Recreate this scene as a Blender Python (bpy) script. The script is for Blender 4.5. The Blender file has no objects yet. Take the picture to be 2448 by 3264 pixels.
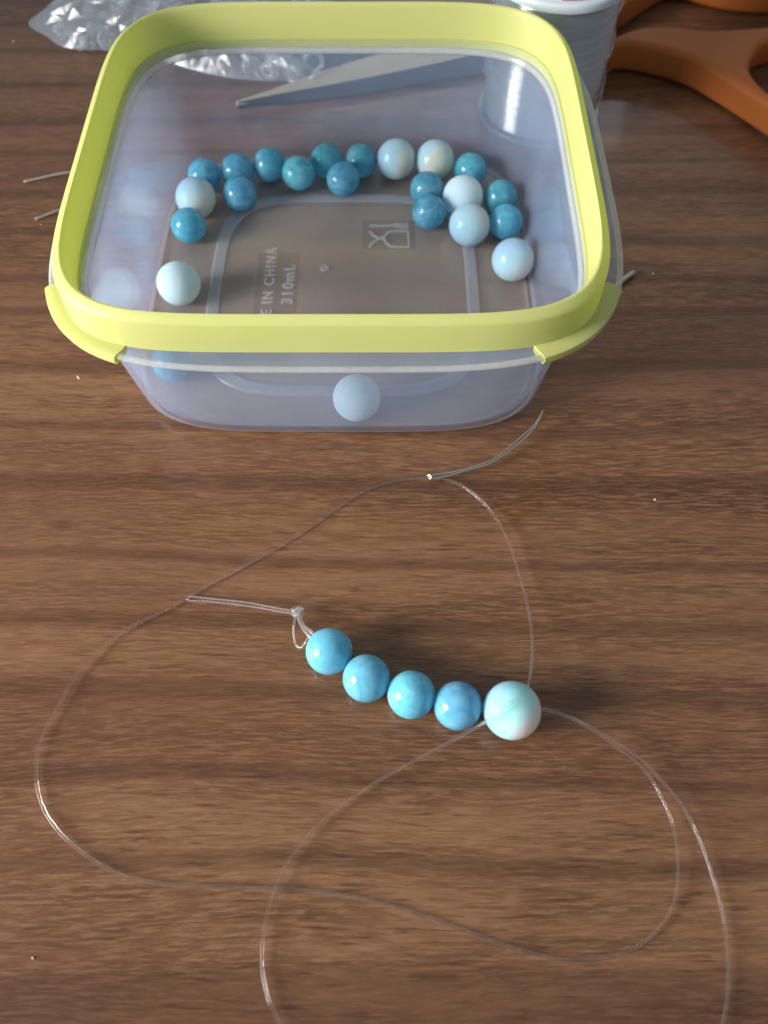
import bpy, bmesh, math, random
from mathutils import Vector, Matrix, noise
R = math.radians
MM = 0.001
sc = bpy.context.scene
C = sc.collection
random.seed(7)

# ------------------------------------------------------------------ camera
CAM_H, PITCH, FPX = 138.0, R(59.5), 2650.0          # mm, angle below the horizon, focal length in photo pixels
cam = bpy.data.cameras.new('camera')
cam.sensor_fit = 'VERTICAL'; cam.sensor_height = 36.0; cam.lens = 36.0 * FPX / 3264.0
cam.clip_start = 0.01; cam.clip_end = 20.0
cam.dof.use_dof = True; cam.dof.focus_distance = 0.146; cam.dof.aperture_fstop = 20.0
co = bpy.data.objects.new('camera', cam); C.objects.link(co)
co.location = (0, 0, CAM_H * MM); co.rotation_euler = (R(90) - PITCH, 0, 0)
sc.camera = co

# ------------------------------------------------------------------ world and lamps
w = bpy.data.worlds.new('World'); sc.world = w; w.use_nodes = True
bg = w.node_tree.nodes['Background']
bg.inputs[0].default_value = (0.80, 0.90, 1.0, 1); bg.inputs[1].default_value = 0.29
def lamp(name, loc, target, sx, sy, power, col, spread=180):
    l = bpy.data.lights.new(name, 'AREA'); l.shape = 'RECTANGLE'; l.size = sx; l.size_y = sy
    l.energy = power; l.color = col; l.spread = R(spread)
    o = bpy.data.objects.new(name, l); C.objects.link(o); o.location = loc
    o.rotation_euler = (Vector(target) - Vector(loc)).to_track_quat('-Z', 'Y').to_euler()
    return o
lamp('window_light', (-0.46, -0.075, 0.19), (0.02, 0.086, 0.0), 0.23, 0.23, 0.64, (1.0, 0.96, 0.91), 50)
lamp('far_window_light', (0.10, 1.00, 0.42), (0, 0.12, 0), 0.40, 0.25, 0.40, (0.86, 0.93, 1.0))
sc.view_settings.view_transform = 'Standard'; sc.view_settings.look = 'None'
sc.view_settings.exposure = 0.22; sc.view_settings.gamma = 1.0
cy = sc.cycles
cy.use_denoising = True
cy.max_bounces = 16; cy.transparent_max_bounces = 40; cy.transmission_bounces = 12; cy.glossy_bounces = 6
cy.blur_glossy = 0.6; cy.sample_clamp_indirect = 6.0

# ------------------------------------------------------------------ helpers
_c, _s = math.cos(PITCH), math.sin(PITCH)
def at(x, y, z=0.0):
    """point (mm) of the plane at height z that stands at this place of the photograph"""
    u, v = x - 1224.0, y - 1632.0
    t = (CAM_H - z) / (FPX * _s + v * _c)
    return Vector((u * t, (FPX * _c - v * _s) * t, z))
def link(name, me, mat=None, parent=None, smooth=True):
    o = bpy.data.objects.new(name, me); C.objects.link(o)
    if mat is not None:
        me.materials.clear(); me.materials.append(mat)
    if smooth:
        for p in me.polygons: p.use_smooth = True
    if parent is not None: o.parent = parent
    return o
def mesh(name, verts, faces):
    me = bpy.data.meshes.new(name)
    me.from_pydata([tuple(MM * a for a in v) for v in verts], [], faces); me.validate(); me.update()
    return me
def fix_normals(me):
    bm = bmesh.new(); bm.from_mesh(me); bmesh.ops.recalc_face_normals(bm, faces=bm.faces); bm.to_mesh(me); bm.free()
def tag(o, label, cat, group=None):
    o['label'] = label; o['category'] = cat
    if group: o['group'] = group
    return o
def empty(name, loc=(0, 0, 0)):
    o = bpy.data.objects.new(name, None); C.objects.link(o); o.empty_display_size = 0.005
    o.location = [MM * a for a in loc]; return o
def catmull(pts, n=8, closed=False):
    P = [Vector(p) for p in pts]; out = []
    m = len(P); segs = m if closed else m - 1
    for i in range(segs):
        if closed: p0, p1, p2, p3 = P[(i-1) % m], P[i], P[(i+1) % m], P[(i+2) % m]
        else: p0, p1, p2, p3 = P[max(i-1, 0)], P[i], P[i+1], P[min(i+2, m-1)]
        d01 = max((p1-p0).length, 1e-6)**.5; d12 = max((p2-p1).length, 1e-6)**.5; d23 = max((p3-p2).length, 1e-6)**.5
        m1 = (p2-p1) + d12*((p1-p0)/d01 - (p2-p0)/(d01+d12)) if (p1-p0).length > 1e-6 else (p2-p1)
        m2 = (p2-p1) + d12*((p3-p2)/d23 - (p3-p1)/(d12+d23)) if (p3-p2).length > 1e-6 else (p2-p1)
        for k in range(n):
            t = k / n
            out.append((2*t**3-3*t**2+1)*p1 + (t**3-2*t**2+t)*m1 + (-2*t**3+3*t**2)*p2 + (t**3-t**2)*m2)
    if not closed: out.append(P[-1].copy())
    return out
def tube(path, r, sides=10, closed=False, verts=None, faces=None):
    """sweep a circle along path (mm); r is a number or a function of 0..1"""
    V = [] if verts is None else verts; F = [] if faces is None else faces
    n = len(path); base = len(V); ref = Vector((0, 0, 1))
    for i, p in enumerate(path):
        a = path[(i-1) % n] if (closed or i > 0) else path[0]
        b = path[(i+1) % n] if (closed or i < n-1) else path[-1]
        t = (Vector(b) - Vector(a)).normalized()
        side = t.cross(ref)
        if side.length < 1e-4: side = t.cross(Vector((1, 0, 0)))
        side.normalize(); up = side.cross(t).normalized(); ref = up
        rr = r(i / max(n-1, 1)) if callable(r) else r
        for k in range(sides):
            q = 2*math.pi*k/sides
            V.append(Vector(p) + rr*(math.cos(q)*side + math.sin(q)*up))
    for i in range(n if closed else n-1):
        j = (i+1) % n
        for k in range(sides):
            l = (k+1) % sides
            F.append((base+i*sides+k, base+i*sides+l, base+j*sides+l, base+j*sides+k))
    if not closed:
        F.append(tuple(base+k for k in range(sides))[::-1]); F.append(tuple(base+(n-1)*sides+k for k in range(sides)))
    return V, F
def tube_obj(name, path, r, mat, parent=None, sides=10, closed=False):
    V, F = tube(path, r, sides, closed)
    me = mesh(name, V, F); fix_normals(me); return link(name, me, mat, parent)
def sq(hx, hy, n, N=192):
    """rounded square outline, evenly spaced"""
    D = []
    for i in range(1440):
        t = 2*math.pi*i/1440; c, s = math.cos(t), math.sin(t)
        D.append((hx*math.copysign(abs(c)**(2/n), c), hy*math.copysign(abs(s)**(2/n), s)))
    L = [0]
    for i in range(1440):
        a, b = D[i], D[(i+1) % 1440]; L.append(L[-1] + math.hypot(b[0]-a[0], b[1]-a[1]))
    out = []; j = 0
    for k in range(N):
        q = L[-1]*k/N
        while L[j+1] < q: j += 1
        f = (q-L[j])/max(L[j+1]-L[j], 1e-9); a, b = D[j], D[(j+1) % 1440]
        out.append((a[0]+(b[0]-a[0])*f, a[1]+(b[1]-a[1])*f))
    return out
def sweep_rings(profile, N=192, closed=False, caps=False, keep=None):
    """stack of rounded squares (hx, hy, n, z); keep = list of ring indices for a partial sweep with end faces"""
    V, F = [], []
    for hx, hy, n, z in profile:
        V += [(x, y, z) for x, y in sq(hx, hy, n, N)]
    m = len(profile)
    idx = keep if keep is not None else list(range(N))
    pairs = [(idx[i], idx[i+1]) for i in range(len(idx)-1)] if keep is not None else [(i, (i+1) % N) for i in range(N)]
    for a in range(m if closed else m-1):
        b = (a+1) % m
        for i, j in pairs: F.append((a*N+i, a*N+j, b*N+j, b*N+i))
    if caps:
        F.append(tuple(range(N))[::-1]); F.append(tuple((m-1)*N+i for i in range(N)))
    if keep is not None and closed:
        F.append(tuple(a*N+idx[0] for a in range(m))); F.append(tuple(a*N+idx[-1] for a in range(m))[::-1])
        used = sorted({i for f in F for i in f}); mp = {o: k for k, o in enumerate(used)}
        V = [V[i] for i in used]; F = [tuple(mp[i] for i in f) for f in F]
    return V, F
def lathe(profile, N=64, closed=False):
    V, F = [], []
    for r, z in profile:
        V += [(r*math.cos(2*math.pi*k/N), r*math.sin(2*math.pi*k/N), z) for k in range(N)]
    m = len(profile)
    for a in range(m if closed else m-1):
        b = (a+1) % m
        for k in range(N): F.append((a*N+k, a*N+(k+1) % N, b*N+(k+1) % N, b*N+k))
    if not closed:
        F.append(tuple(range(N))[::-1]); F.append(tuple((m-1)*N+k for k in range(N)))
    return V, F
def plate(name, loops, half, bevel, z, mat, parent=None, offset=None):
    """flat outline(s) in mm made into a plate with rounded edges"""
    cu = bpy.data.curves.new(name, 'CURVE'); cu.dimensions = '2D'; cu.fill_mode = 'BOTH'
    cu.extrude = (half - bevel)*MM; cu.bevel_depth = bevel*MM; cu.bevel_resolution = 3
    cu.offset = -(bevel if offset is None else offset)*MM
    for L in loops:
        sp = cu.splines.new('POLY'); sp.points.add(len(L)-1); sp.use_cyclic_u = True
        for k, p in enumerate(L): sp.points[k].co = (p[0]*MM, p[1]*MM, 0, 1)
    tmp = bpy.data.objects.new('tmp', cu); C.objects.link(tmp)
    me = bpy.data.meshes.new_from_object(tmp.evaluated_get(bpy.context.evaluated_depsgraph_get()))
    bpy.data.objects.remove(tmp); bpy.data.curves.remove(cu)
    me.transform(Matrix.Translation((0, 0, z*MM))); me.name = name
    o = link(name, me, mat, parent)
    me.set_sharp_from_angle(angle=R(50))
    return o

# ------------------------------------------------------------------ materials
class M:
    def __init__(s, name):
        s.m = bpy.data.materials.new(name); s.m.use_nodes = True
        s.t = s.m.node_tree; s.t.nodes.clear(); s.out = s.t.nodes.new('ShaderNodeOutputMaterial')
    def n(s, kind, **kw):
        nd = s.t.nodes.new('ShaderNode' + kind)
        for k, v in kw.items():
            if k.startswith('_'): setattr(nd, k[1:], v)
            else:
                i = nd.inputs[int(k[1:])] if k[0] == 'i' and k[1:].isdigit() else nd.inputs[k.replace('__', ' ')]
                if hasattr(v, 'links') or isinstance(v, bpy.types.NodeSocket): s.t.links.new(v, i)
                else: i.default_value = v
        return nd
    def ramp(s, fac, stops):
        r = s.n('ValToRGB', i0=fac); e = r.color_ramp.elements
        while len(e) < len(stops): e.new(0.5)
        for k, (p, c) in enumerate(stops):
            e[k].position = p; e[k].color = c if len(c) == 4 else (*c, 1)
        return r.outputs[0]
    def math(s, op, a, b=0.0, clamp=False):
        return s.n('Math', _operation=op, _use_clamp=clamp, i0=a, i1=b).outputs[0]
    def mixc(s, f, a, b, mode='MIX'):
        nd = s.t.nodes.new('ShaderNodeMix'); nd.data_type = 'RGBA'; nd.blend_type = mode
        for k, v in ((0, f), (6, a), (7, b)):
            if isinstance(v, bpy.types.NodeSocket): s.t.links.new(v, nd.inputs[k])
            else: nd.inputs[k].default_value = v if k == 0 or len(v) == 4 else (*v, 1)
        return nd.outputs[2]
    def fresnel(s, ior):
        # same reflectance from either side of a thin wall
        bf = s.n('NewGeometry').outputs['Backfacing']
        return s.n('Fresnel', IOR=s.math('ADD', s.math('MULTIPLY', bf, 1/ior-ior), ior)).outputs[0]
    def mixs(s, f, a, b): return s.n('MixShader', i0=f, i1=a, i2=b).outputs[0]
    def done(s, shader):
        s.t.links.new(shader, s.out.inputs[0]); return s.m
    def coords(s, scale=(1, 1, 1), loc=(0, 0, 0), rot=(0, 0, 0)):
        tc = s.n('TexCoord'); mp = s.n('Mapping', i0=tc.outputs['Object'])
        mp.inputs['Scale'].default_value = scale; mp.inputs['Location'].default_value = loc; mp.inputs['Rotation'].default_value = rot
        return mp.outputs[0]
def c4(r, g, b): return (r, g, b, 1)

def wood():
    m = M('walnut_laminate')
    # slow warp of the grain so that streaks wander
    warp = m.n('TexNoise', i0=m.coords((5, 14, 5)), Scale=1.0, Detail=2.0).outputs[0]
    tc = m.n('TexCoord').outputs['Object']
    sep = m.n('SeparateXYZ', i0=tc)
    yy = m.math('ADD', sep.outputs[1], m.math('MULTIPLY', m.math('SUBTRACT', warp, 0.5), 0.016))
    v = m.n('CombineXYZ', i0=sep.outputs[0], i1=yy, i2=sep.outputs[2]).outputs[0]
    def stretched(sx, sy, detail, rough, ox=0.0):
        mp = m.n('Mapping', i0=v); mp.inputs['Scale'].default_value = (sx, sy, 1); mp.inputs['Location'].default_value = (ox, ox*1.7, ox)
        return m.n('TexNoise', i0=mp.outputs[0], Scale=1.0, Detail=detail, Roughness=rough).outputs[0]
    broad = stretched(6, 62, 3, .55, 3.1)
    mid = stretched(28, 330, 4, .62, 9.0)
    fine = stretched(190, 2100, 4, .7, 2.0)
    pores = stretched(120, 1250, 3, .6, 15.0)
    base = m.ramp(broad, [(.30, (.085, .034, .014)), (.46, (.150, .070, .032)), (.60, (.215, .106, .050)), (.74, (.118, .053, .025))])
    col = m.mixc(m.math('MULTIPLY', m.ramp(mid, [(.40, (1, 1, 1)), (.58, (0, 0, 0))]), .46), base, c4(.070, .029, .013))
    col = m.mixc(m.math('MULTIPLY', m.ramp(fine, [(.46, (0, 0, 0)), (.60, (1, 1, 1))]), .56), col, c4(.295, .155, .079))
    dark = m.ramp(pores, [(.32, (1, 1, 1)), (.43, (0, 0, 0))])
    col = m.mixc(m.math('MULTIPLY', dark, .60), col, c4(.040, .016, .008))
    hair = m.ramp(stretched(55, 3400, 2, .6, 21.0), [(.30, (1, 1, 1)), (.40, (0, 0, 0))])
    col = m.mixc(m.math('MULTIPLY', hair, .32), col, c4(.045, .018, .009))
    # red and tan drift of the printed veneer
    drift = m.n('TexNoise', i0=m.coords((9, 30, 1), (4, 2, 0)), Scale=1.0, Detail=2.0).outputs[0]
    col = m.mixc(m.math('MULTIPLY', m.ramp(drift, [(.42, (0, 0, 0)), (.66, (1, 1, 1))]), .40), col, c4(.150, .062, .036))
    # thin growth lines
    mpw = m.n('Mapping', i0=v); mpw.inputs['Scale'].default_value = (2.2, 52, 1); mpw.inputs['Rotation'].default_value = (0, 0, R(5))
    wv = m.n('TexWave', _bands_direction='Y', i0=mpw.outputs[0], Scale=.42, Distortion=7.0, Detail=3.0, Detail__Scale=1.1).outputs[1]
    col = m.mixc(m.math('MULTIPLY', m.ramp(wv, [(.02, (1, 1, 1)), (.16, (0, 0, 0))]), .42), col, c4(.055, .024, .012))
    bump = m.n('Bump', Height=m.math('SUBTRACT', m.math('MULTIPLY', fine, .6), dark), Strength=.12, Distance=.00015).outputs[0]
    rough = m.math('ADD', m.math('MULTIPLY', fine, .18), .26)
    p = m.n('BsdfPrincipled', Base__Color=col, Roughness=rough, Normal=bump)
    p.inputs['Specular IOR Level'].default_value = .25
    p.inputs['Coat Weight'].default_value = .45; p.inputs['Coat Roughness'].default_value = .075; p.inputs['Coat IOR'].default_value = 1.45
    return m.done(p.outputs[0])

def plastic_clear(name, dens, edge, tint, rough, patches=False):
    """thin cloudy polypropylene: part passes straight through, part is scattered"""
    m = M(name)
    lw = m.n('LayerWeight', Blend=.5).outputs[1]
    d = m.math('ADD', m.math('MULTIPLY', m.math('POWER', lw, 2.0), edge), dens)
    grain = m.n('TexNoise', i0=m.coords((1, 1, 1)), Scale=900.0, Detail=3.0).outputs[0]
    cloud = m.n('TexNoise', i0=m.coords((1, 1, 1), (.2, .1, 0)), Scale=45.0, Detail=4.0).outputs[0]
    d = m.math('MULTIPLY', d, m.math('ADD', m.math('MULTIPLY', cloud, 1.3), .35))
    d = m.math('MULTIPLY', d, m.math('ADD', m.math('MULTIPLY', grain, .35), .82))
    if patches:      # polished windows round the moulded lettering are clearer than the rest of the floor
        sp = m.n('SeparateXYZ', i0=m.n('TexCoord').outputs['Object'])
        tot = None
        for x0, x1, y0, y1 in patches:
            ins = m.math('MULTIPLY', m.math('LESS_THAN', m.math('ABSOLUTE', m.math('SUBTRACT', sp.outputs[0], (x0+x1)/2*MM)), (x1-x0)/2*MM),
                         m.math('LESS_THAN', m.math('ABSOLUTE', m.math('SUBTRACT', sp.outputs[1], (y0+y1)/2*MM)), (y1-y0)/2*MM))
            tot = ins if tot is None else m.math('MAXIMUM', tot, ins)
        d = m.math('MULTIPLY', d, m.math('SUBTRACT', 1.0, m.math('MULTIPLY', tot, .24)))
    below = None
    if patches:      # the floor inside the foot ring is moulded with a frosted finish; its underside lies on the table
        below = m.math('LESS_THAN', sp.outputs[2], .6*MM)
        d = m.math('ADD', d, m.math('MULTIPLY', m.math('LESS_THAN', sp.outputs[2], 1.3*MM), m.math('SUBTRACT', .22, m.math('MULTIPLY', tot, .05))))
        d = m.math('MULTIPLY', d, m.math('SUBTRACT', 1.0, m.math('MULTIPLY', below, .9)))
    d = m.math('MINIMUM', d, .95)
    tcol = m.mixc(m.math('LESS_THAN', sp.outputs[2], 1.3*MM), c4(*tint), c4(.86, .84, .84)) if patches else c4(*tint)
    body = m.mixs(.5, m.n('BsdfDiffuse', Color=tcol).outputs[0], m.n('BsdfTranslucent', Color=tcol).outputs[0])
    s = m.mixs(d, m.n('BsdfTransparent', Color=c4(.985, .985, .985)).outputs[0], body)
    fr = m.fresnel(1.45)
    if below is not None: fr = m.math('MULTIPLY', fr, m.math('SUBTRACT', 1.0, m.math('MULTIPLY', below, .9)))
    s = m.mixs(m.math('MULTIPLY', fr, .85), s, m.n('BsdfGlossy', Color=c4(1, 1, 1), Roughness=rough).outputs[0])
    return m.done(s)

def yellow_rubber():
    m = M('yellow_soft_plastic')
    nz = m.n('TexNoise', i0=m.coords(), Scale=120.0, Detail=3.0).outputs[0]
    col = m.mixc(nz, c4(.70, .71, .27), c4(.75, .75, .33))
    bump = m.n('Bump', Height=m.n('TexNoise', i0=m.coords(), Scale=1400.0, Detail=2.0).outputs[0], Strength=.08, Distance=.0002).outputs[0]
    p = m.n('BsdfPrincipled', Base__Color=col, Roughness=.46, Normal=bump).outputs[0]
    return m.done(m.mixs(.38, p, m.n('BsdfTranslucent', Color=c4(.78, .85, .14)).outputs[0]))

def bead_blue(name, stops, veins, clear):
    m = M(name)
    oi = m.n('ObjectInfo')
    tc = m.n('TexCoord').outputs['Object']
    off = m.n('VectorMath', _operation='SCALE', i0=(31.0, 17.0, 9.0)); m.t.links.new(oi.outputs['Random'], off.inputs['Scale'])
    vec = m.n('VectorMath', _operation='ADD', i0=tc, i1=off.outputs[0]).outputs[0]
    cl = m.n('TexNoise', i0=vec, Scale=330.0, Detail=5.0, Roughness=.62, Distortion=1.2).outputs[0]
    vein = m.n('TexNoise', i0=vec, Scale=160.0, Detail=6.0, Roughness=.7, Distortion=2.2).outputs[0]
    col = m.ramp(cl, stops)
    col = m.mixc(m.math('MULTIPLY', m.ramp(vein, [(.55, (0, 0, 0)), (.72, (1, 1, 1))]), veins), col, c4(.36, .64, .76))
    hsv = m.n('HueSaturation', Color=col)
    m.t.links.new(m.math('ADD', m.math('MULTIPLY', oi.outputs['Random'], .030), .472), hsv.inputs['Hue'])
    m.t.links.new(m.math('ADD', m.math('MULTIPLY', m.math('FRACT', m.math('MULTIPLY', oi.outputs['Random'], 7.31)), .32), .88), hsv.inputs['Value'])
    p = m.n('BsdfPrincipled', Base__Color=hsv.outputs[0], Roughness=.10)
    p.inputs['Subsurface Weight'].default_value = .75; p.inputs['Subsurface Radius'].default_value = (.25, .8, 1.0)
    p.inputs['Subsurface Scale'].default_value = .0045
    tr = m.n('BsdfRefraction', Color=c4(.42, .80, .95), Roughness=.26, IOR=1.50).outputs[0]
    fr = m.n('Fresnel', IOR=1.55).outputs[0]
    s = m.mixs(clear, p.outputs[0], tr)
    return m.done(s)

def bead_opal(name, rough, spec, stops):
    m = M(name)
    oi = m.n('ObjectInfo')
    tc = m.n('TexCoord').outputs['Object']
    off = m.n('VectorMath', _operation='SCALE', i0=(13.0, 29.0, 7.0)); m.t.links.new(oi.outputs['Random'], off.inputs['Scale'])
    vec = m.n('VectorMath', _operation='ADD', i0=tc, i1=off.outputs[0]).outputs[0]
    # scattered and passing light painted as bands: blue side, pale, rosy, then cream
    nz = m.n('TexNoise', i0=vec, Scale=150.0, Detail=1.5, Roughness=.4, Distortion=.6).outputs[0]
    ax = m.n('SeparateXYZ', i0=tc).outputs[0]
    band = m.math('ADD', m.math('MULTIPLY', ax, 85.0), m.math('ADD', m.math('MULTIPLY', m.math('SUBTRACT', nz, .5), .55), .5), True)
    col = m.ramp(band, stops)
    ss = m.n('BsdfPrincipled', Base__Color=col, Roughness=rough)
    ss.inputs['Specular IOR Level'].default_value = spec
    ss.inputs['Subsurface Weight'].default_value = .85; ss.inputs['Subsurface Radius'].default_value = (1.0, .75, .6)
    ss.inputs['Subsurface Scale'].default_value = .0050
    if rough < .3:
        ss.inputs['Thin Film Thickness'].default_value = 420; ss.inputs['Thin Film IOR'].default_value = 1.33
    tr = m.n('BsdfRefraction', Color=c4(1.0, .74, .60), Roughness=.30, IOR=1.47).outputs[0]
    return m.done(m.mixs(.20 if rough < .3 else .06, ss.outputs[0], tr))

def clear_cord(name='clear_nylon', thru=.52, white=.97):
    m = M(name)
    p = m.n('BsdfPrincipled', Base__Color=c4(.93, .93, .91), Roughness=.06)
    p.inputs['Transmission Weight'].default_value = white; p.inputs['IOR'].default_value = 1.50
    s = m.mixs(thru, p.outputs[0], m.n('BsdfTransparent', Color=c4(.97, .96, .94)).outputs[0])
    return m.done(s)
def cord_white():
    m = M('bunched_nylon')
    p = m.n('BsdfPrincipled', Base__Color=c4(.86, .88, .88), Roughness=.15)
    p.inputs['Transmission Weight'].default_value = .85; p.inputs['IOR'].default_value = 1.5
    return m.done(m.mixs(.25, p.outputs[0], m.n('BsdfTransparent').outputs[0]))
def steel(name, col, rough, scratch=True):
    m = M(name)
    n = m.n('TexNoise', i0=m.coords((60, 900, 60), rot=(0, 0, R(-14))), Scale=1.0, Detail=4.0).outputs[0]
    spots = m.n('TexNoise', i0=m.coords(), Scale=260.0, Detail=4.0).outputs[0]
    c = m.mixc(m.math('MULTIPLY', m.ramp(spots, [(.66, (0, 0, 0)), (.73, (1, 1, 1))]), .6), c4(*col), c4(.10, .08, .06))
    p = m.n('BsdfPrincipled', Base__Color=c, Roughness=m.math('ADD', m.math('MULTIPLY', n, .25), rough))
    p.inputs['Metallic'].default_value = .25
    return m.done(p.outputs[0])
def orange_plastic():
    m = M('orange_handle_plastic')
    n = m.n('TexNoise', i0=m.coords(), Scale=70.0, Detail=5.0).outputs[0]
    col = m.mixc(n, c4(.36, .098, .020), c4(.45, .135, .030))
    bump = m.n('Bump', Height=m.n('TexNoise', i0=m.coords(), Scale=1800.0, Detail=2.0).outputs[0], Strength=.15, Distance=.0002).outputs[0]
    p = m.n('BsdfPrincipled', Base__Color=col, Roughness=.55, Normal=bump); p.inputs['Specular IOR Level'].default_value = .25
    return m.done(p.outputs[0])
def simple(name, col, rough, metal=0.0):
    m = M(name)
    n = m.n('TexNoise', i0=m.coords(), Scale=300.0, Detail=3.0).outputs[0]
    c = m.mixc(n, c4(*[a*.9 for a in col]), c4(*[min(a*1.08, 1) for a in col]))
    p = m.n('BsdfPrincipled', Base__Color=c, Roughness=rough); p.inputs['Metallic'].default_value = metal; p.inputs['Specular IOR Level'].default_value = .5 if max(col) > .02 else .05
    return m.done(p.outputs[0])
def film():
    m = M('clear_bag_film')
    fr = m.fresnel(1.5)
    f = m.math('MINIMUM', m.math('ADD', m.math('MULTIPLY', fr, 1.2), .03), .9)
    bump = m.n('Bump', Height=m.n('TexNoise', i0=m.coords(), Scale=260.0, Detail=3.0, Distortion=1.0).outputs[0], Strength=.35, Distance=.0006).outputs[0]
    m.t.links.new(bump, m.t.nodes[-1].inputs['Normal']) if False else None
    g = m.n('BsdfGlossy', Color=c4(.95, .97, 1), Roughness=.20, Normal=bump).outputs[0]
    body = m.mixs(.5, m.n('BsdfDiffuse', Color=c4(.75, .82, .90)).outputs[0], m.n('BsdfTranslucent', Color=c4(.75, .82, .90)).outputs[0])
    s = m.mixs(.34, m.n('BsdfTransparent', Color=c4(.98, .98, .98)).outputs[0], body)
    return m.done(m.mixs(f, s, g))
def clear_bits():
    m = M('clear_silicone')
    lw = m.n('LayerWeight', Blend=.35).outputs[1]
    body = m.mixs(.5, m.n('BsdfDiffuse', Color=c4(.80, .86, .90)).outputs[0], m.n('BsdfTranslucent', Color=c4(.80, .86, .90)).outputs[0])
    s = m.mixs(m.math('ADD', m.math('MULTIPLY', lw, .55), .16), m.n('BsdfTransparent', Color=c4(.97, .98, .98)).outputs[0], body)
    fr = m.fresnel(1.45)
    return m.done(m.mixs(fr, s, m.n('BsdfGlossy', Color=c4(1, 1, 1), Roughness=.10).outputs[0]))

WOOD = wood(); YELLOW = yellow_rubber(); BLUE = bead_blue('cloudy_teal_stone', [(.28, (.060, .300, .500)), (.52, (.130, .425, .630)), (.76, (.310, .600, .760))], .40, .36)
SKY = bead_blue('cloudy_sky_blue_stone', [(.22, (.130, .430, .710)), (.50, (.210, .570, .830)), (.78, (.360, .690, .900))], .28, .27)
MILK = [(.05, (.36, .58, .80)), (.40, (.44, .68, .84)), (.62, (.55, .74, .80)), (.72, (.70, .68, .68)), (.82, (.58, .70, .68)), (1, (.60, .69, .60))]
OPAL = bead_opal('glossy_milk_opal', .08, .5, MILK); FROST = bead_opal('frosted_milk_opal', .55, .15, [(.1, (.46, .66, .80)), (.6, (.56, .74, .80)), (1, (.62, .74, .72))])
SHEEN = bead_opal('rainbow_milk_opal', .08, .5, [(.05, (.38, .62, .96)), (.34, (.42, .88, .95)), (.54, (.62, .93, .92)), (.68, (.96, .80, .82)), (.80, (.84, .92, .80)), (1, (.86, .92, .74))])
CORD = clear_cord(thru=.55, white=.965); TAIL = clear_cord('clear_nylon_tail', .40, .86); KNOT = cord_white(); FILM = film(); BITS = clear_bits(); ORANGE = orange_plastic()
STEEL = steel('worn_steel', (.50, .44, .30), .34); DARKREFLECT = simple('steel_dark_reflection', (.035, .045, .060), .40)  # second steel: reflection of a dark room painted into its colour
WIRE = simple('thin_steel_wire', (.55, .54, .50), .28, .9)
WHITE = simple('white_spool_plastic', (.62, .70, .78), .35); RED = simple('red_print', (.50, .03, .07), .45)
LINT = simple('pale_lint', (.62, .56, .46), .8); FLOORM = simple('dark_floor', (.014, .011, .009), .7)
OFFCUT = M('dull_clear_plastic')
_p = OFFCUT.n('BsdfPrincipled', Base__Color=c4(.50, .48, .38), Roughness=.35)
_p.inputs['Transmission Weight'].default_value = .35; OFFCUT = OFFCUT.done(_p.outputs[0])

# ------------------------------------------------------------------ the setting: table top and the floor it stands over
EDGE = 460.0
prof = [(-420, 0), (EDGE-9, 0), (EDGE-6.2, -.45), (EDGE-3.6, -1.6), (EDGE-1.6, -3.4), (EDGE-.4, -5.8), (EDGE, -9), (EDGE, -22), (-420, -22)]
V = [(x, y+(.13*(x+20) if y > 0 else 0), z) for x in (-600, 600) for y, z in prof]; k = len(prof)   # the far edge runs slightly askew
F = [tuple(range(k)), tuple(range(k, 2*k))[::-1]] + [(i, i+k, (i+1) % k+k, (i+1) % k) for i in range(k)]
me = mesh('tabletop', V, F); fix_normals(me)
t = link('tabletop', me, WOOD, smooth=False); t['kind'] = 'structure'
me = mesh('floor', [(-3000, -3000, -720), (3000, -3000, -720), (3000, 3000, -720), (-3000, 3000, -720)], [(0, 1, 2, 3)])
t = link('floor', me, FLOORM, smooth=False); t['kind'] = 'structure'

# ------------------------------------------------------------------ the plastic container
CX, CY = -9.2, 142.3
PATCH = [(-20.0, -10.3, -24.0, 8.8), (4.1, 16.6, 9.9, 19.7)]
BODY = plastic_clear('cloudy_polypropylene', .155, .18, (.55, .70, 1.0), .10, PATCH)
RIDGE = plastic_clear('thicker_polypropylene', .24, .30, (.70, .77, .92), .16)
EDGEM = plastic_clear('dense_polypropylene_edge', .42, .25, (.86, .88, .88), .14)
EMBOSS = plastic_clear('raised_polypropylene', .42, .20, (.74, .78, .84), .22)
box = empty('food_container', (CX, CY, 0))
tag(box, 'square clear plastic food container with yellow rim holding loose beads', 'food container')
def arc(hx, hy, n, zc, r, a0, a1, k):
    return [(hx+r*math.cos(R(a0+(a1-a0)*i/k)), hy+r*math.cos(R(a0+(a1-a0)*i/k)), n, zc+r*math.sin(R(a0+(a1-a0)*i/k))) for i in range(k+1)]
FZ = 30.4
BODYP = ([(38.0, 37.8, 4.8, 0)] + arc(40.6, 40.4, 4.8, 3.2, 3.2, -90, -8, 22) + [(45.0, 44.4, 5.1, 14), (46.1, 44.9, 5.3, 22), (46.9, 45.5, 5.5, FZ-1.7), (47.3, 45.9, 5.4, FZ-1.1),
         (52.6, 50.8, 4.1, FZ-1.0), (52.6, 50.8, 4.1, FZ-.1), (52.2, 50.2, 4.15, FZ),
         (46.4, 45.0, 5.5, FZ), (46.4, 45.0, 5.5, 28.6), (45.9, 44.5, 5.5, 28.4), (45.6, 44.2, 5.5, 27.6), (45.1, 43.9, 5.3, 22), (44.0, 43.4, 5.1, 14)]
         + arc(40.6, 40.4, 4.8, 3.2, 2.15, -8, -90, 18) + [(38.0, 37.8, 4.8, 1.05)])
V, F = sweep_rings(BODYP, caps=True); me = mesh('body', V, F); fix_normals(me)
b = link('body', me, BODY, box); me.set_sharp_from_angle(angle=R(40))
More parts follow.
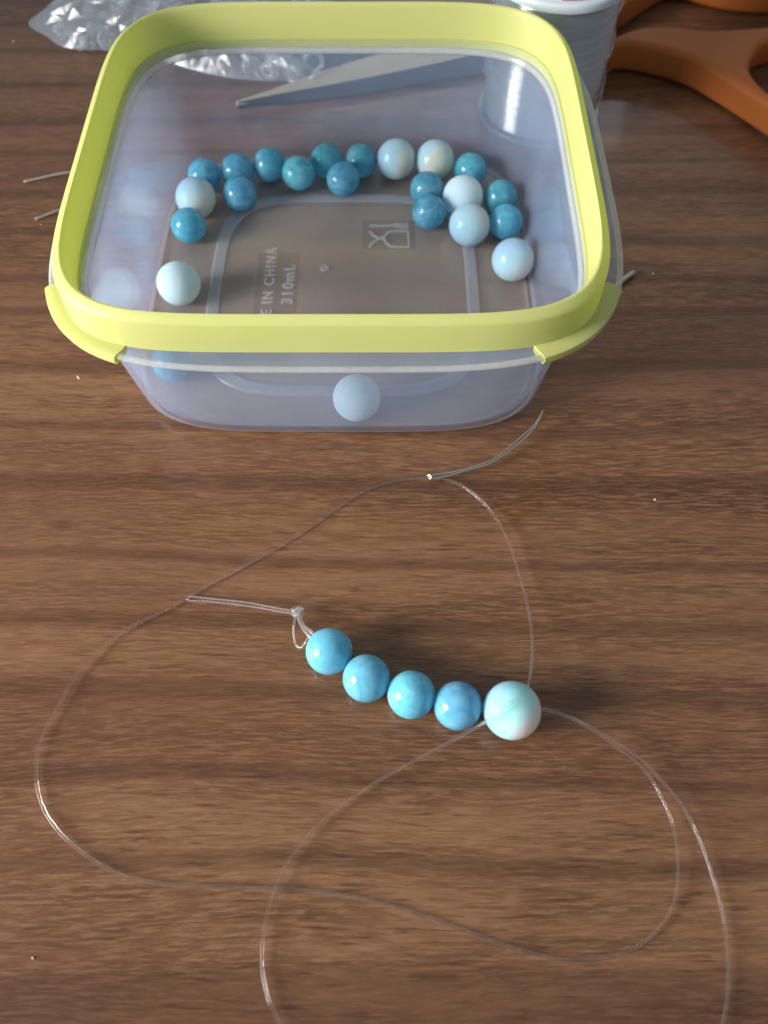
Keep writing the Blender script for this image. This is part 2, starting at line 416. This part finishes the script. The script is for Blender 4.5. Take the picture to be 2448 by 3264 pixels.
RIMP = [(49.3, 47.6, 5.5, FZ+.05), (49.25, 47.55, 5.5, 36.5), (49.1, 47.4, 5.5, 36.9), (48.75, 47.1, 5.5, 37.2), (47.9, 46.4, 5.5, 37.9), (47.6, 46.1, 5.5, 38.0),
        (47.3, 45.8, 5.5, 37.7), (47.05, 45.6, 5.5, 37.0), (46.85, 45.35, 5.5, 28.6), (46.5, 45.1, 5.5, 28.6), (46.5, 45.1, 5.5, FZ+.05)]
V, F = sweep_rings(RIMP, closed=True); me = mesh('rim', V, F); fix_normals(me)
link('rim', me, YELLOW, box); me.set_sharp_from_angle(angle=R(60))
ring = sq(52, 49.5, 4.2)
GP = [(49.34, 47.64, 5.4, FZ-1.0), (49.34, 47.64, 5.4, FZ+.3), (52.2, 49.9, 4.2, FZ+.26), (53.3, 51.0, 4.15, FZ+.26), (53.9, 51.6, 4.1, FZ+.0), (54.05, 51.75, 4.1, FZ-.7), (53.8, 51.5, 4.1, FZ-1.7), (52.6, 50.3, 4.15, FZ-1.8)]
for sx, sy in ((-1, -1), (1, -1), (1, 1), (-1, 1)):
    ids = [i for i, (x, y) in enumerate(ring) if x*sx > 35.0 and y*sy > 31.5]
    if any(b-a > 1 for a, b in zip(ids, ids[1:])):
        cut = [k for k in range(len(ids)-1) if ids[k+1]-ids[k] > 1][0]+1; ids = ids[cut:]+ids[:cut]
    V, F = sweep_rings([(a_-.4*(a_ > 51), b_, n_, z_) for a_, b_, n_, z_ in GP], closed=True, keep=ids); V = [(x+.5*(abs(x) > 51.5 or abs(y) > 49), y, z) for x, y, z in V]; me = mesh('corner_guard', V, F); fix_normals(me)
    link('corner_guard', me, YELLOW, box); me.set_sharp_from_angle(angle=R(50))
V, F = sweep_rings(arc(52.75, 50.95, 4.1, FZ-.45, .55, 0, 330, 11), closed=True); V = [(x+.5, y, z) for x, y, z in V]; me = mesh('flange_edge', V, F); fix_normals(me)
link('flange_edge', me, EDGEM, box)
V, F = sweep_rings([(46.47, 45.05, 5.5, 28.5), (46.4, 44.9, 5.5, 28.7), (46.1, 44.5, 5.5, 28.7), (45.75, 44.05, 5.5, 28.4), (45.75, 44.05, 5.5, 27.8), (45.55, 44.15, 5.5, 27.5)], closed=True); me = mesh('inner_ledge', V, F); fix_normals(me)
link('inner_ledge', me, EDGEM, box)
# foot ring moulded in the floor
FR = [(30.6, 31.4, 4.3, .98), (30.4, 31.2, 4.3, 1.45), (29.9, 30.7, 4.3, 1.6), (28.6, 29.4, 4.3, 1.6), (28.0, 28.8, 4.3, 1.45), (27.8, 28.6, 4.3, .98)]
V, F = sweep_rings(FR, closed=True); V = [(x, y-2.3, z) for x, y, z in V]; me = mesh('foot_ring', V, F); fix_normals(me)
link('foot_ring', me, RIDGE, box)
# lettering and mark
def letters(txt, size, x, y, z, rot, parent, name, squeeze=1.0):
    cu = bpy.data.curves.new(name, 'FONT'); cu.body = txt; cu.size = size*MM; cu.extrude = .09*MM; cu.space_character = 1.25; cu.offset = .10*MM
    tmp = bpy.data.objects.new('tmp', cu); C.objects.link(tmp)
    me = bpy.data.meshes.new_from_object(tmp.evaluated_get(bpy.context.evaluated_depsgraph_get()))
    bpy.data.objects.remove(tmp); bpy.data.curves.remove(cu)
    me.transform(Matrix.Translation((x*MM, y*MM, z*MM)) @ Matrix.Rotation(rot, 4, 'Z') @ Matrix.Diagonal((squeeze, 1, 1, 1))); me.name = name
    return link(name, me, EMBOSS, parent, smooth=False)
letters('MADE IN CHINA', 3.3, -15.9, -19.6, 1.10, R(90), box, 'raised_lettering', 1.02)
letters('310mL', 3.5, -11.4, -7.6, 1.10, R(90), box, 'raised_lettering', 1.08)
def ribbon(V, F, pts, wd, z0, z1):
    P = [Vector((p[0], p[1])) for p in pts]; base = len(V); n = len(P)
    for i, p in enumerate(P):
        a = P[max(i-1, 0)]; b2 = P[min(i+1, n-1)]; t = (b2-a).normalized(); q = Vector((-t.y, t.x))*wd/2
        for s in (1, -1):
            for z in (z0, z1): V.append((p.x+s*q.x, p.y+s*q.y, z))
    for i in range(n-1):
        o, e = base+4*i, base+4*i+4
        F += [(o+1, o+3, e+3, e+1), (o, e, e+2, o+2), (o, o+1, e+1, e), (o+2, e+2, e+3, o+3)]
    F += [(base, base+2, base+3, base+1), (base+4*n-4, base+4*n-3, base+4*n-1, base+4*n-2)]
V, F = [], []
def px(pp): 
    q = [at(780+x*.3737, 680+y*.3737, 1.1) for x, y in pp]; return [(a.x-CX, a.y-CY) for a in q]
ribbon(V, F, px([(1395, 155), (1250, 155), (1215, 172), (1185, 212), (1215, 262), (1250, 285), (1400, 290), (1395, 155)]), .62, 1.05, 1.3)
ribbon(V, F, px([(1190, 205), (1140, 225), (1095, 250), (1065, 290)]), .66, 1.05, 1.29)
ribbon(V, F, px([(1190, 222), (1140, 212), (1095, 190), (1068, 155)]), .66, 1.05, 1.28)
ribbon(V, F, px([(1060, 106), (1220, 108), (1290, 98)]), .68, 1.05, 1.3)
ribbon(V, F, px([(1285, 98), (1330, 108)]), 1.3, 1.05, 1.27)
for yo in (92, 108, 126): ribbon(V, F, px([(1325, yo), (1398, yo)]), .40, 1.05, 1.26)
me = mesh('food_safe_mark', V, F); fix_normals(me); link('food_safe_mark', me, EMBOSS, box, smooth=False)
g = at(780+680*.3737, 680+470*.3737, 1.1)
V, F = lathe([(1.0, 1.02), (1.0, 1.3), (.75, 1.5), (.45, 1.25), (.15, 1.2)], 24); V = [(x+g.x-CX, y+g.y-CY, z) for x, y, z in V]
me = mesh('injection_point', V, F); fix_normals(me); link('injection_point', me, EMBOSS, box)

# ------------------------------------------------------------------ loose beads in the container
def sphere_mesh(name, r, mat):
    bm = bmesh.new(); bmesh.ops.create_uvsphere(bm, u_segments=48, v_segments=28, radius=r*MM)
    me = bpy.data.meshes.new(name); bm.to_mesh(me); bm.free()
    for p in me.polygons: p.use_smooth = True
    me.materials.append(mat); return me
RB, RO = 4.0, 4.75
SR = sphere_mesh('rainbow_bead', RO, SHEEN); SS = sphere_mesh('strung_bead', RB, SKY)
SB, SO, SF = sphere_mesh('blue_bead', RB, BLUE), sphere_mesh('opal_bead', RO, OPAL), sphere_mesh('frosted_bead', RO, FROST)
K = 1.4756
LOOSE = [  # photo place, kind, label
 (443, 378, 'b', 'blue stone bead half hidden behind the bright white bead at the left of the row'),
 (423, 427, 'o', 'bright white opal bead at the left end of the row, between two blue beads'),
 (407, 487, 'b', 'leftmost blue stone bead, just in front of the bright white bead'),
 (513, 368, 'b', 'blue stone bead at the back of the touching pair left of the row centre'),
 (518, 418, 'b', 'blue stone bead at the front of the touching pair by the foot ring corner'),
 (581, 356, 'b', 'deep blue bead standing alone right of the left touching pair'),
 (644, 374, 'b', 'pale clouded blue bead fourth from the left of the back row'),
 (706, 347, 'b', 'darkest blue bead in the middle of the back row'),
 (742, 386, 'b', 'lighter blue bead in front of two back row beads, near the middle'),
 (779, 348, 'b', 'dull teal bead just left of the two white beads in the back row'),
 (856, 344, 'o', 'creamy white opal bead with faint bands, left one in the back row'),
 (940, 346, 'o', 'milky opal bead with a warm streak, right one in the back row'),
 (1016, 367, 'b', 'blue bead at the right end of the back row under the cord spool'),
 (922, 408, 'b', 'teal bead directly below the streaked opal bead in the back row'),
 (927, 458, 'b', 'teal bead next to the fork and glass mark, front of its pair'),
 (1000, 424, 'f', 'dull frosted white bead wedged between teal and blue beads on the right'),
 (1014, 486, 'o', 'shiny white opal bead in front of the frosted bead on the right'),
 (1081, 426, 'b', 'blue bead on the far right, back one of the right pair'),
 (1092, 479, 'b', 'front one of the far right pair of blue beads, nearest the last white bead'),
 (1110, 561, 'o', 'shiny pale opal bead nearest the right wall of the container'),
 (386, 612, 'f', 'frosted white bead alone by the left wall of the container'),
 (771, 866, 'f', 'frosted white bead touching the front wall, seen through the plastic'),
 (370, 783, 'b', 'blue bead in the front left corner, blurred behind the flange and wall'),
]
P = []
for x, y, kd, lab in LOOSE:
    r = RB if kd == 'b' else RO
    P.append([at(x*K, y*K, 1.1+r), r])
home = [p[0].copy() for p in P]
for it in range(200):       # keep them from running into each other or the wall
    for i in range(len(P)):
        for j in range(i+1, len(P)):
            d = P[j][0]-P[i][0]; m_ = P[i][1]+P[j][1]+.03-d.length
            if m_ > 0:
                d.z = 0; d.normalize(); P[i][0] -= d*m_*.5; P[j][0] += d*m_*.5
    for p in P:
        r = p[1]; ax, ay = 42.9-r, 42.6-r
        dx, dy = (p[0].x-CX)/ax, (p[0].y-CY)/ay
        q = (abs(dx)**5+abs(dy)**5)**.2
        if q > 1: p[0].x = CX+dx*ax/q; p[0].y = CY+dy*ay/q
for (x, y, kd, lab), (p, r), h in zip(LOOSE, P, home):
    if (p-h).length > .8: print('moved bead', (x, y), round((p-h).length, 2))
    o = bpy.data.objects.new({'b': 'blue_bead', 'o': 'opal_bead', 'f': 'frosted_bead'}[kd], {'b': SB, 'o': SO, 'f': SF}[kd]); C.objects.link(o)
    o.location = p*MM; o.rotation_euler = [random.uniform(0, 6.28) for _ in range(3)] if kd == 'b' else (random.uniform(-.8, .8), random.uniform(-.1, .7), random.uniform(-1.1, .4))
    tag(o, lab, 'bead', 'loose beads inside the container')

# ------------------------------------------------------------------ the strand in progress
strand = empty('beaded_strand', at(1311, 2214, 0))
tag(strand, 'four blue beads and one opal bead strung on a long looping clear cord', 'bead strand')
def kid(o): o.parent = strand; o.matrix_parent_inverse = Matrix.Translation(-strand.location); return o
rnd = [(1049, 2076), (1168, 2162), (1311, 2214), (1459, 2249)]
ctr = [at(x, y, RB+.02) for x, y in rnd]
for p in ctr:
    o = bpy.data.objects.new('bead', SS); C.objects.link(o); o.location = p*MM
    o.rotation_euler = [random.uniform(0, 6.28) for _ in range(3)]; kid(o)
o['label'] = 'darkest and most veined blue bead'
op = at(1632, 2264, RO+.02)
ob = bpy.data.objects.new('bead', SR); C.objects.link(ob); ob.location = op*MM; ob.rotation_euler = (.3, .5, -.45); kid(ob)
ob['label'] = 'larger white opal bead with blue and pink sheen'
A = [(1640, 2264, 4.8), (1725, 2260, 4.8), (1790, 2276, 4.4), (1880, 2322, 3.6), (1960, 2375, 3.0), (2057, 2457, 2.4), (2109, 2545, 2.2), (2146, 2634, 2.2),
     (2161, 2730, 2.3), (2157, 2840, 2.0), (2131, 2914, 1.5), (2050, 3005, .9), (1962, 3044, .5), (1814, 3060, .4), (1703, 3040, .4), (1541, 2990, .5), (1357, 2922, .5),
     (1224, 2882, .6), (1080, 2850, .7), (960, 2836, .6), (830, 2830, .7), (700, 2826, .8), (580, 2820, .8), (480, 2812, .8), (370, 2782, .9), (260, 2716, 1.0),
     (180, 2642, 1.0), (134, 2566, 1.0), (116, 2490, 1.1), (118, 2400, 1.2), (140, 2335, 1.2), (180, 2262, 1.3), (235, 2165, 1.4), (298, 2092, 1.4), (376, 2022, 1.3),
     (548, 1933, 1.0), (650, 1872, .9), (729, 1830, .8), (940, 1712, .6), (1097, 1604, .5), (1175, 1558, .6), (1270, 1530, .9), (1340, 1521, 1.1), (1372, 1521, 1.2),
     (1430, 1530, 1.5), (1500, 1568, 2.0), (1560, 1625, 2.3), (1602, 1690, 2.4), (1630, 1750, 2.4), (1655, 1830, 2.4), (1680, 1920, 2.6), (1693, 2000, 3.2), (1697, 2080, 4.6),
     (1692, 2140, 6.2), (1684, 2182, 7.6), (1660, 2214, 9.0), (1611, 2252, 10.3), (1560, 2292, 8.9), (1525, 2314, 7.0), (1430, 2366, 4.6), (1300, 2436, 3.0), (1180, 2505, 2.2), (1050, 2596, 1.8), (960, 2688, 1.7),
     (905, 2770, 1.9), (876, 2834, 2.0), (850, 2920, 1.6), (836, 3010, 1.4), (836, 3090, 1.3), (854, 3180, 1.3), (893, 3264, 1.3),
     (980, 3400, 1.2), (1200, 3540, 1.0), (1600, 3620, .8), (2000, 3580, .8), (2230, 3440, 1.0), (2300, 3280, 1.2), (2322, 3120, 1.3), (2310, 2950, 1.5), (2257, 2752, 1.9),
     (2183, 2582, 2.4), (2110, 2490, 2.7), (2043, 2420, 3.0), (1940, 2350, 3.6), (1840, 2296, 4.2), (1740, 2262, 4.8), (1650, 2250, 4.9)]
path = catmull([at(x, y, z*.6 if z < 2 else (z if z > 4 else 1.2+(z-2)*1.4)) for x, y, z in A], 8)
lo = strand.location/MM
kid(tube_obj('cord', path, .30, CORD, None, 12))
# doubled cord through the beads, loop, knot and tail at the left end
hole = ctr[0] + (ctr[0]-ctr[1]).normalized()*RB*.55
inner = [hole] + ctr + [op]
for s in (-1, 1):
    tp = catmull([p+Vector((.18*s, .25*s, .1*s)) for p in inner], 6); kid(tube_obj('cord', tp, .22, KNOT, None, 8))
kn = at(948, 1950, 2.6)
V, F = [], []
pts = []
for i in range(60):
    a = 2*math.pi*i/60; r_ = .62+.26*math.cos(3*a)
    pts.append(kn+Vector((r_*math.cos(2*a), r_*math.sin(2*a)*.9, .42*math.sin(3*a))))
tube(pts, .36, 10, True, V, F)
me = mesh('knot', V, F); fix_normals(me); kid(link('knot', me, KNOT))
for s in (-1, 1):
    q = [at(952+3*s, 1958, 2.7), at(963+6*s, 1990+4*s, 3.3), at(980+6*s, 2012-3*s, 4.0), hole+Vector((.25*s, .25*s, .2))]
    kid(tube_obj('cord', catmull(q, 8), .27, KNOT, None, 10))
q = [at(944, 1962, 2.4), at(937, 1990, 2.0), at(937, 2030, 1.2), at(946, 2060, 1.0), at(960, 2064, 1.4), at(974, 2045, 2.4), at(986, 2030, 3.4), hole]
kid(tube_obj('cord_loop', catmull(q, 8), .22, TAIL, None, 10))
q = [at(940, 1948, 2.4), at(880, 1938, 2.0), at(790, 1921, 1.4), at(700, 1911, .9), at(630, 1904, .6), at(602, 1902, .6), at(596, 1908, .6), at(604, 1914, .6), at(640, 1915, .6), at(710, 1922, .8), at(800, 1933, 1.3), at(890, 1949, 2.0), at(940, 1956, 2.4)]
kid(tube_obj('cord_tail', catmull(q, 8), .19, TAIL, None, 10))

# ------------------------------------------------------------------ beading needle the cord is folded through
nd = empty('beading_needle', at(1369, 1522, 0))
tag(nd, 'thin twisted wire beading needle threaded on the clear cord below the container', 'needle')
for s in (-1, 1):
    q = [at(1366, 1522, 1.2), at(1378, 1520+5*s, 1.3), at(1430, 1512+4*s, 1.3), at(1490, 1496+3*s, 1.4), at(1555, 1476+4*s, 1.6), at(1604, 1446+5*s, 2.0), at(1656, 1404+7*s, 2.6), at(1699, 1364+5*s, 3.4), at(1720, 1332+2*s, 4.0), at(1731, 1309, 4.5)]
    o = tube_obj('wire', catmull(q, 6), .16, WIRE, None, 8); o.parent = nd; o.matrix_parent_inverse = Matrix.Translation(-nd.location)
V, F = tube(catmull([at(1362, 1517, 1.5), at(1369, 1514, 1.9), at(1376, 1522, 1.8), at(1370, 1529, 1.2)], 6), .17, 8)
me = mesh('eye', V, F); fix_normals(me); o = link('eye', me, WIRE); o.parent = nd; o.matrix_parent_inverse = Matrix.Translation(-nd.location)

# ------------------------------------------------------------------ offcuts and lint
q = [at(76, 579, .5), at(130, 567, .7), at(195, 553, .9), at(260, 545, .8)]
tag(tube_obj('cord_offcut', catmull(q, 6), .26, OFFCUT), 'upper of two thin clear cord ends poking out left of the container', 'cord offcut', 'cord offcuts on the table')
q = [at(113, 698, .5), at(145, 686, .5), at(173, 675, .6), at(230, 655, .5)]
tag(tube_obj('cord_offcut', catmull(q, 6), .28, OFFCUT), 'lower of two thin clear cord ends poking out left of the container', 'cord offcut', 'cord offcuts on the table')
q = [at(2022, 866, .9), at(1985, 893, .8), at(1952, 920, .7), at(1890, 965, .6)]
tag(tube_obj('cord_offcut', catmull(q, 6), .52, OFFCUT), 'thick straw coloured strip end poking out right of the container', 'cord offcut', 'cord offcuts on the table')
V, F = [], []
for x, y, s in [(43, 132, .55), (251, 1204, .42), (2088, 1593, .3), (1220, 700, .0), (105, 3053, .32), (247, 1200, .3), (1875, 2380, .0), (2082, 872, .28), (130, 716, .25), (1444, 1340, .22)]:
    if s == 0: continue
    p = at(x, y, .1); b0 = len(V)
    for i in range(5):
        a = i*1.257+random.random()*.6; V.append(p+Vector((s*math.cos(a)*random.uniform(.6, 1.2), s*math.sin(a)*random.uniform(.5, 1), 0)))
    V.append(p+Vector((0, 0, s*.7))); F += [(b0+i, b0+(i+1) % 5, b0+5) for i in range(5)]
me = mesh('lint_specks', V, F); fix_normals(me); o = link('lint_specks', me, LINT, smooth=False); o['kind'] = 'stuff'

# ------------------------------------------------------------------ spool of clear cord
sp = empty('cord_spool', (41.3, 206.5, 0))
tag(sp, 'upright spool wound with shiny clear cord behind the container corner', 'cord spool')
def lobj(name, prof, mat, N=72, closed=False, parent=sp):
    V, F = lathe(prof, N, closed); me = mesh(name, V, F); fix_normals(me)
    o = link(name, me, mat, parent); me.set_sharp_from_angle(angle=R(50)); return o
SPOOLCLEAR = plastic_clear('clear_spool_plastic', .30, .30, (.70, .78, .86), .12)
lobj('flange', [(3, 0), (15.6, 0), (16.2, .3), (16.3, .9), (16.0, 1.3), (3, 1.3)], SPOOLCLEAR)
lobj('flange', [(3, 34.1), (15.8, 34.1), (16.5, 34.4), (16.6, 35.7), (16.3, 36.3), (15.6, 36.5), (3, 36.5)], WHITE)
lobj('core', [(8, 1.3), (8, 34.1)], WHITE, 40)
m = M('wound_clear_cord')
z_ = m.n('SeparateXYZ', i0=m.n('TexCoord').outputs['Object']).outputs[2]
nz = m.n('TexNoise', i0=m.coords((40, 40, 1500)), Scale=1.0, Detail=3.0).outputs[0]
bump = m.n('Bump', Height=nz, Strength=.5, Distance=.0003).outputs[0]
p_ = m.n('BsdfPrincipled', Base__Color=m.mixc(nz, c4(.30, .36, .40), c4(.50, .56, .60)), Roughness=.16)
p_.inputs['Metallic'].default_value = .55; p_.inputs['Coat Weight'].default_value = 1.0; p_.inputs['Coat Roughness'].default_value = .15
WOUND = m.done(p_.outputs[0])
pr = [(8.2, 1.35)]; N_ = 62
for i in range(N_):
    zc = 1.5+32.4*(i+.5)/N_; bul = 15.0-.5*((zc-18)/17)**2+random.uniform(-.025, .025)
    for q in (-.5, -.25, 0, .25, .49): pr.append((bul+.12*math.cos(q*math.pi), zc+q*32.4/N_))
pr.append((8.2, 34.05))
lobj('cord_winding', pr, WOUND, 96)
V, F = [], []
for i in range(26):     # slack turns bulging at the sides
    z0 = random.choice([random.uniform(6, 14), random.uniform(16, 24), random.uniform(26, 32)]); a0 = random.choice([math.pi, math.pi*1.05, 0, -.1])+random.uniform(-.25, .25); ln = random.uniform(.5, 1.1); tilt = random.uniform(1.5, 4)
    pth = []
    for j in range(13):
        f = j/12-.5; rr = 15.25+random.uniform(.2, .5)*math.cos(f*math.pi); a = a0+f*ln
        pth.append(Vector((rr*math.cos(a), rr*math.sin(a), z0+f*tilt)))
    tube(pth, .17, 6, False, V, F)
me = mesh('slack_turns', V, F); fix_normals(me); o = link('slack_turns', me, KNOT, sp); o['kind'] = 'stuff'
lobj('label', [(3.0, 36.52), (15.2, 36.52), (15.2, 36.6), (3.0, 36.6)], simple('label_paper', (.75, .76, .80), .5), 48)
V, F = [], []
ribbon(V, F, [(14.2*math.cos(a), 14.2*math.sin(a)) for a in [math.pi*(1.46+.012*i) for i in range(12)]], 2.0, 36.61, 36.66)
me = mesh('red_print', V, F); fix_normals(me); link('red_print', me, RED, sp, smooth=False)

# ------------------------------------------------------------------ scissors
sci = empty('scissors', at(1800, 130, 0))
tag(sci, 'orange handled scissors with worn steel blades lying behind the container', 'scissors')
def skid(o): o.parent = sci; o.matrix_parent_inverse = Matrix.Translation(-sci.location); return o
top = [at(*p, 3.4) for p in [(752, 322), (860, 287), (1041, 221), (1217, 169), (1321, 143), (1560, 92), (1760, 62), (1930, 78)]]
mid = [at(*p, 3.3) for p in [(756, 325), (900, 296), (1067, 267), (1190, 243), (1314, 218), (1516, 173), (1740, 140), (1930, 150)]]
low = [at(*p, 1.4) for p in [(754, 340), (900, 326), (1120, 303), (1220, 286), (1318, 268), (1540, 232), (1760, 196), (1935, 185)]]
n = len(top)
V = top+mid; V = V+[Vector((p.x, p.y, 2.2)) for p in top]+[Vector((p.x, p.y, 2.2)) for p in mid]
F = [(i, i+1, n+i+1, n+i) for i in range(n-1)]+[(2*n+i, 3*n+i, 3*n+i+1, 2*n+i+1) for i in range(n-1)]+[(i, 2*n+i, 2*n+i+1, i+1) for i in range(n-1)]+[(n+i, n+i+1, 3*n+i+1, 3*n+i) for i in range(n-1)]+[(0, n, 3*n, 2*n), (n-1, 2*n-1+2*n, 2*n-1, n-1)[:3]+(3*n-1,)]
F[-1] = (n-1, 3*n-1, 4*n-1, 2*n-1)
me = mesh('blade', V, F); fix_normals(me); bl = skid(link('blade', me, STEEL, smooth=False))
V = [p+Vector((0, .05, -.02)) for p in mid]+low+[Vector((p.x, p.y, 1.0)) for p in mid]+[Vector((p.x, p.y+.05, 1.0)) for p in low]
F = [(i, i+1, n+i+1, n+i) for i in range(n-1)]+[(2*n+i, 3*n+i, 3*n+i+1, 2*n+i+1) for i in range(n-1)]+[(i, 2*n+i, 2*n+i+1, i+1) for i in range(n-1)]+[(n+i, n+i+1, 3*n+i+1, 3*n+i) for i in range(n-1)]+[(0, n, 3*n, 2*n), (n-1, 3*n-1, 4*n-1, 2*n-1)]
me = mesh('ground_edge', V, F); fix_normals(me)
o = link('ground_edge', me, DARKREFLECT, bl, smooth=False)  # bevel strip, its dark reflection painted into the colour
sec = [at(*p, 1.7) for p in [(905, 196), (1030, 120), (1200, 66), (1500, 20), (1760, 20), (1935, 60), (1935, 150), (1760, 150), (1500, 180), (1321, 180), (1217, 205), (1041, 250)]]
skid(plate('blade', [[(p.x, p.y) for p in sec]], .55, .12, 1.5, DARKREFLECT))  # second blade, same painted-in dark reflection
pv = at(1750, 105, 3.4)
V, F = lathe([(3.2, 3.4), (3.2, 4.1), (2.6, 4.7), (1.2, 4.95), (.3, 5.0)], 28); V = [(x+pv.x, y+pv.y, z) for x, y, z in V]
me = mesh('pivot_screw', V, F); fix_normals(me); skid(link('pivot_screw', me, WIRE))
def outl(pts, z, n=5): return [(p.x, p.y) for p in catmull([at(x, y, z) for x, y in pts], n, True)]
L1 = outl([(1895, 150), (1923, 128), (1986, 101), (2043, 83), (2105, 79), (2214, 89), (2357, 86), (2448, 78), (2580, 52), (2700, 70), (2790, 160), (2810, 300), (2760, 410), (2660, 440), (2560, 392), (2448, 322), (2300, 230), (2214, 184), (2105, 150), (1990, 132), (1915, 150)], 9.0)
H1 = outl([(2448, 124), (2405, 171), (2393, 211), (2414, 251), (2460, 294), (2530, 338), (2620, 352), (2690, 300), (2700, 210), (2650, 138), (2560, 108)], 9.0)
skid(plate('handle', [L1, H1], 4.2, 1.7, 4.7, ORANGE))
L2 = outl([(1885, 70), (1910, 98), (1945, 108), (1972, 100), (2010, 74), (2060, 40), (2112, 10), (2160, 2), (2230, 22), (2320, 42), (2448, 50), (2580, 30), (2680, -60), (2660, -170), (2540, -240), (2380, -240), (2240, -190), (2120, -120), (2020, -50), (1930, 20)], .5)
H2 = outl([(2230, -70), (2320, -40), (2440, -28), (2560, -60), (2580, -130), (2500, -175), (2380, -180), (2280, -140)], .5)
skid(plate('handle', [L2, H2], 4.4, 1.7, 4.9, ORANGE))

# ------------------------------------------------------------------ bag of clear stoppers
bag = empty('plastic_bag', at(600, 120, 0))
tag(bag, 'crumpled clear plastic bag of small stoppers behind the container', 'plastic bag')
OUT = [at(x, y, .3) for x, y in [(93, 76), (150, 115), (205, 150), (330, 160), (450, 170), (560, 205), (640, 228), (750, 250), (860, 258), (925, 258), (965, 284), (1022, 286), (1046, 250), (1047, 150), (1050, 60), (1040, -40), (900, -110), (700, -120), (480, -110), (330, -60), (230, -20), (150, 30)]]
cen = sum(OUT, Vector())/len(OUT)
edge = catmull(OUT, 4, True); NE = len(edge)
V, F = [], []
NR = 13
def crinkle(x, y, s): return noise.noise(Vector((x*s, y*s, 3.3)))
for top_ in (1, 0):
    for j in range(NR+1):
        f = j/NR
        for i in range(NE):
            p = edge[i].lerp(cen, f*.985)
            p = p+Vector((noise.noise(p*.35)*1.2, noise.noise(p*.35+Vector((9, 9, 9)))*1.2, 0))*min(1, f*4)
            hgt = 8.5*(1-(1-f)**3)*(.75+.5*crinkle(p.x, p.y, .05))
            cr = (abs(crinkle(p.x, p.y, .16))*4.6+abs(crinkle(p.x+40, p.y, .42))*2.2)*min(1, f*5)
            V.append((p.x, p.y, .35+hgt+cr) if top_ else (p.x, p.y, .25))
for b_ in (0, 1):
    base = b_*(NR+1)*NE
    for j in range(NR):
        for i in range(NE):
            k2 = (i+1) % NE; q = (base+j*NE+i, base+j*NE+k2, base+(j+1)*NE+k2, base+(j+1)*NE+i)
            F += [(q[0], q[1], q[2]), (q[0], q[2], q[3])] if (i+j) % 2 else [(q[0], q[1], q[3]), (q[1], q[2], q[3])]
me = mesh('film', V, F); fm = link('film', me, FILM, bag, smooth=False); fm.matrix_parent_inverse = Matrix.Translation(-bag.location)
tube_path = [p+Vector((0, 0, .1)) for p in edge]
o = tube_obj('sealed_edge', tube_path, .22, FILM, None, 5, True); o.parent = bag; o.matrix_parent_inverse = Matrix.Translation(-bag.location)
def stopper_mesh(kind):
    if kind == 0: V, F = lathe([(1.1, -.9), (2.3, -.9), (2.6, -.5), (2.6, .5), (2.3, .9), (1.1, .9), (.9, .5), (.9, -.5)], 20, True)
    elif kind == 1: V, F = lathe([(.9, -1.7), (1.7, -1.7), (1.9, -1.2), (1.8, 1.2), (1.5, 1.7), (.9, 1.7)], 18, True)
    else: V, F = lathe([(2.0, -.5), (2.7, -.5), (3.0, 0), (2.7, .5), (2.0, .5), (1.8, 0)], 24, True)
    me = mesh('clear_stopper', V, F); fix_normals(me); me.materials.append(BITS)
    for p in me.polygons: p.use_smooth = True
    return me
SM = [stopper_mesh(k) for k in range(3)]
def inside(p, poly):
    c = False
    for i in range(len(poly)):
        a, b = poly[i], poly[i-1]
        if (a.y > p.y) != (b.y > p.y) and p.x < (b.x-a.x)*(p.y-a.y)/(b.y-a.y)+a.x: c = not c
    return c
placed = []; tries = 0
spots = [(1000, 195, 2, 4), (1000, 240, 2, 3), (700, 190, 0, 3), (860, 225, 0, 3), (900, 180, 2, 4), (800, 210, 0, 3), (600, 190, 1, 3), (950, 215, 1, 3), (195, 95, 1, 3), (300, 90, 0, 3), (280, 135, 1, 2.5), (250, 130, 0, 2.5), (340, 130, 0, 3)]
for x, y, kd, z in spots: placed.append((at(x, y, z), kd))
while len(placed) < 44 and tries < 4000:
    tries += 1
    p = at(random.uniform(150, 1040), random.uniform(-60, 265), random.uniform(2.4, 7.5))
    if not inside(p, edge): continue
    if min((p-e).length for e in edge) < 4.5 or any((p-q).length < 3.9 for q, _ in placed): continue
    placed.append((p, random.choice([0, 0, 1, 2])))
for p, kd in placed:
    o = bpy.data.objects.new('clear_stopper', SM[kd]); C.objects.link(o); o.location = p*MM
    o.rotation_euler = (random.uniform(0, 3.1), random.uniform(0, 3.1), random.uniform(0, 6.2))
    tag(o, 'small clear rubber stopper heaped inside the crumpled plastic bag', 'stopper', 'clear stoppers inside the plastic bag')
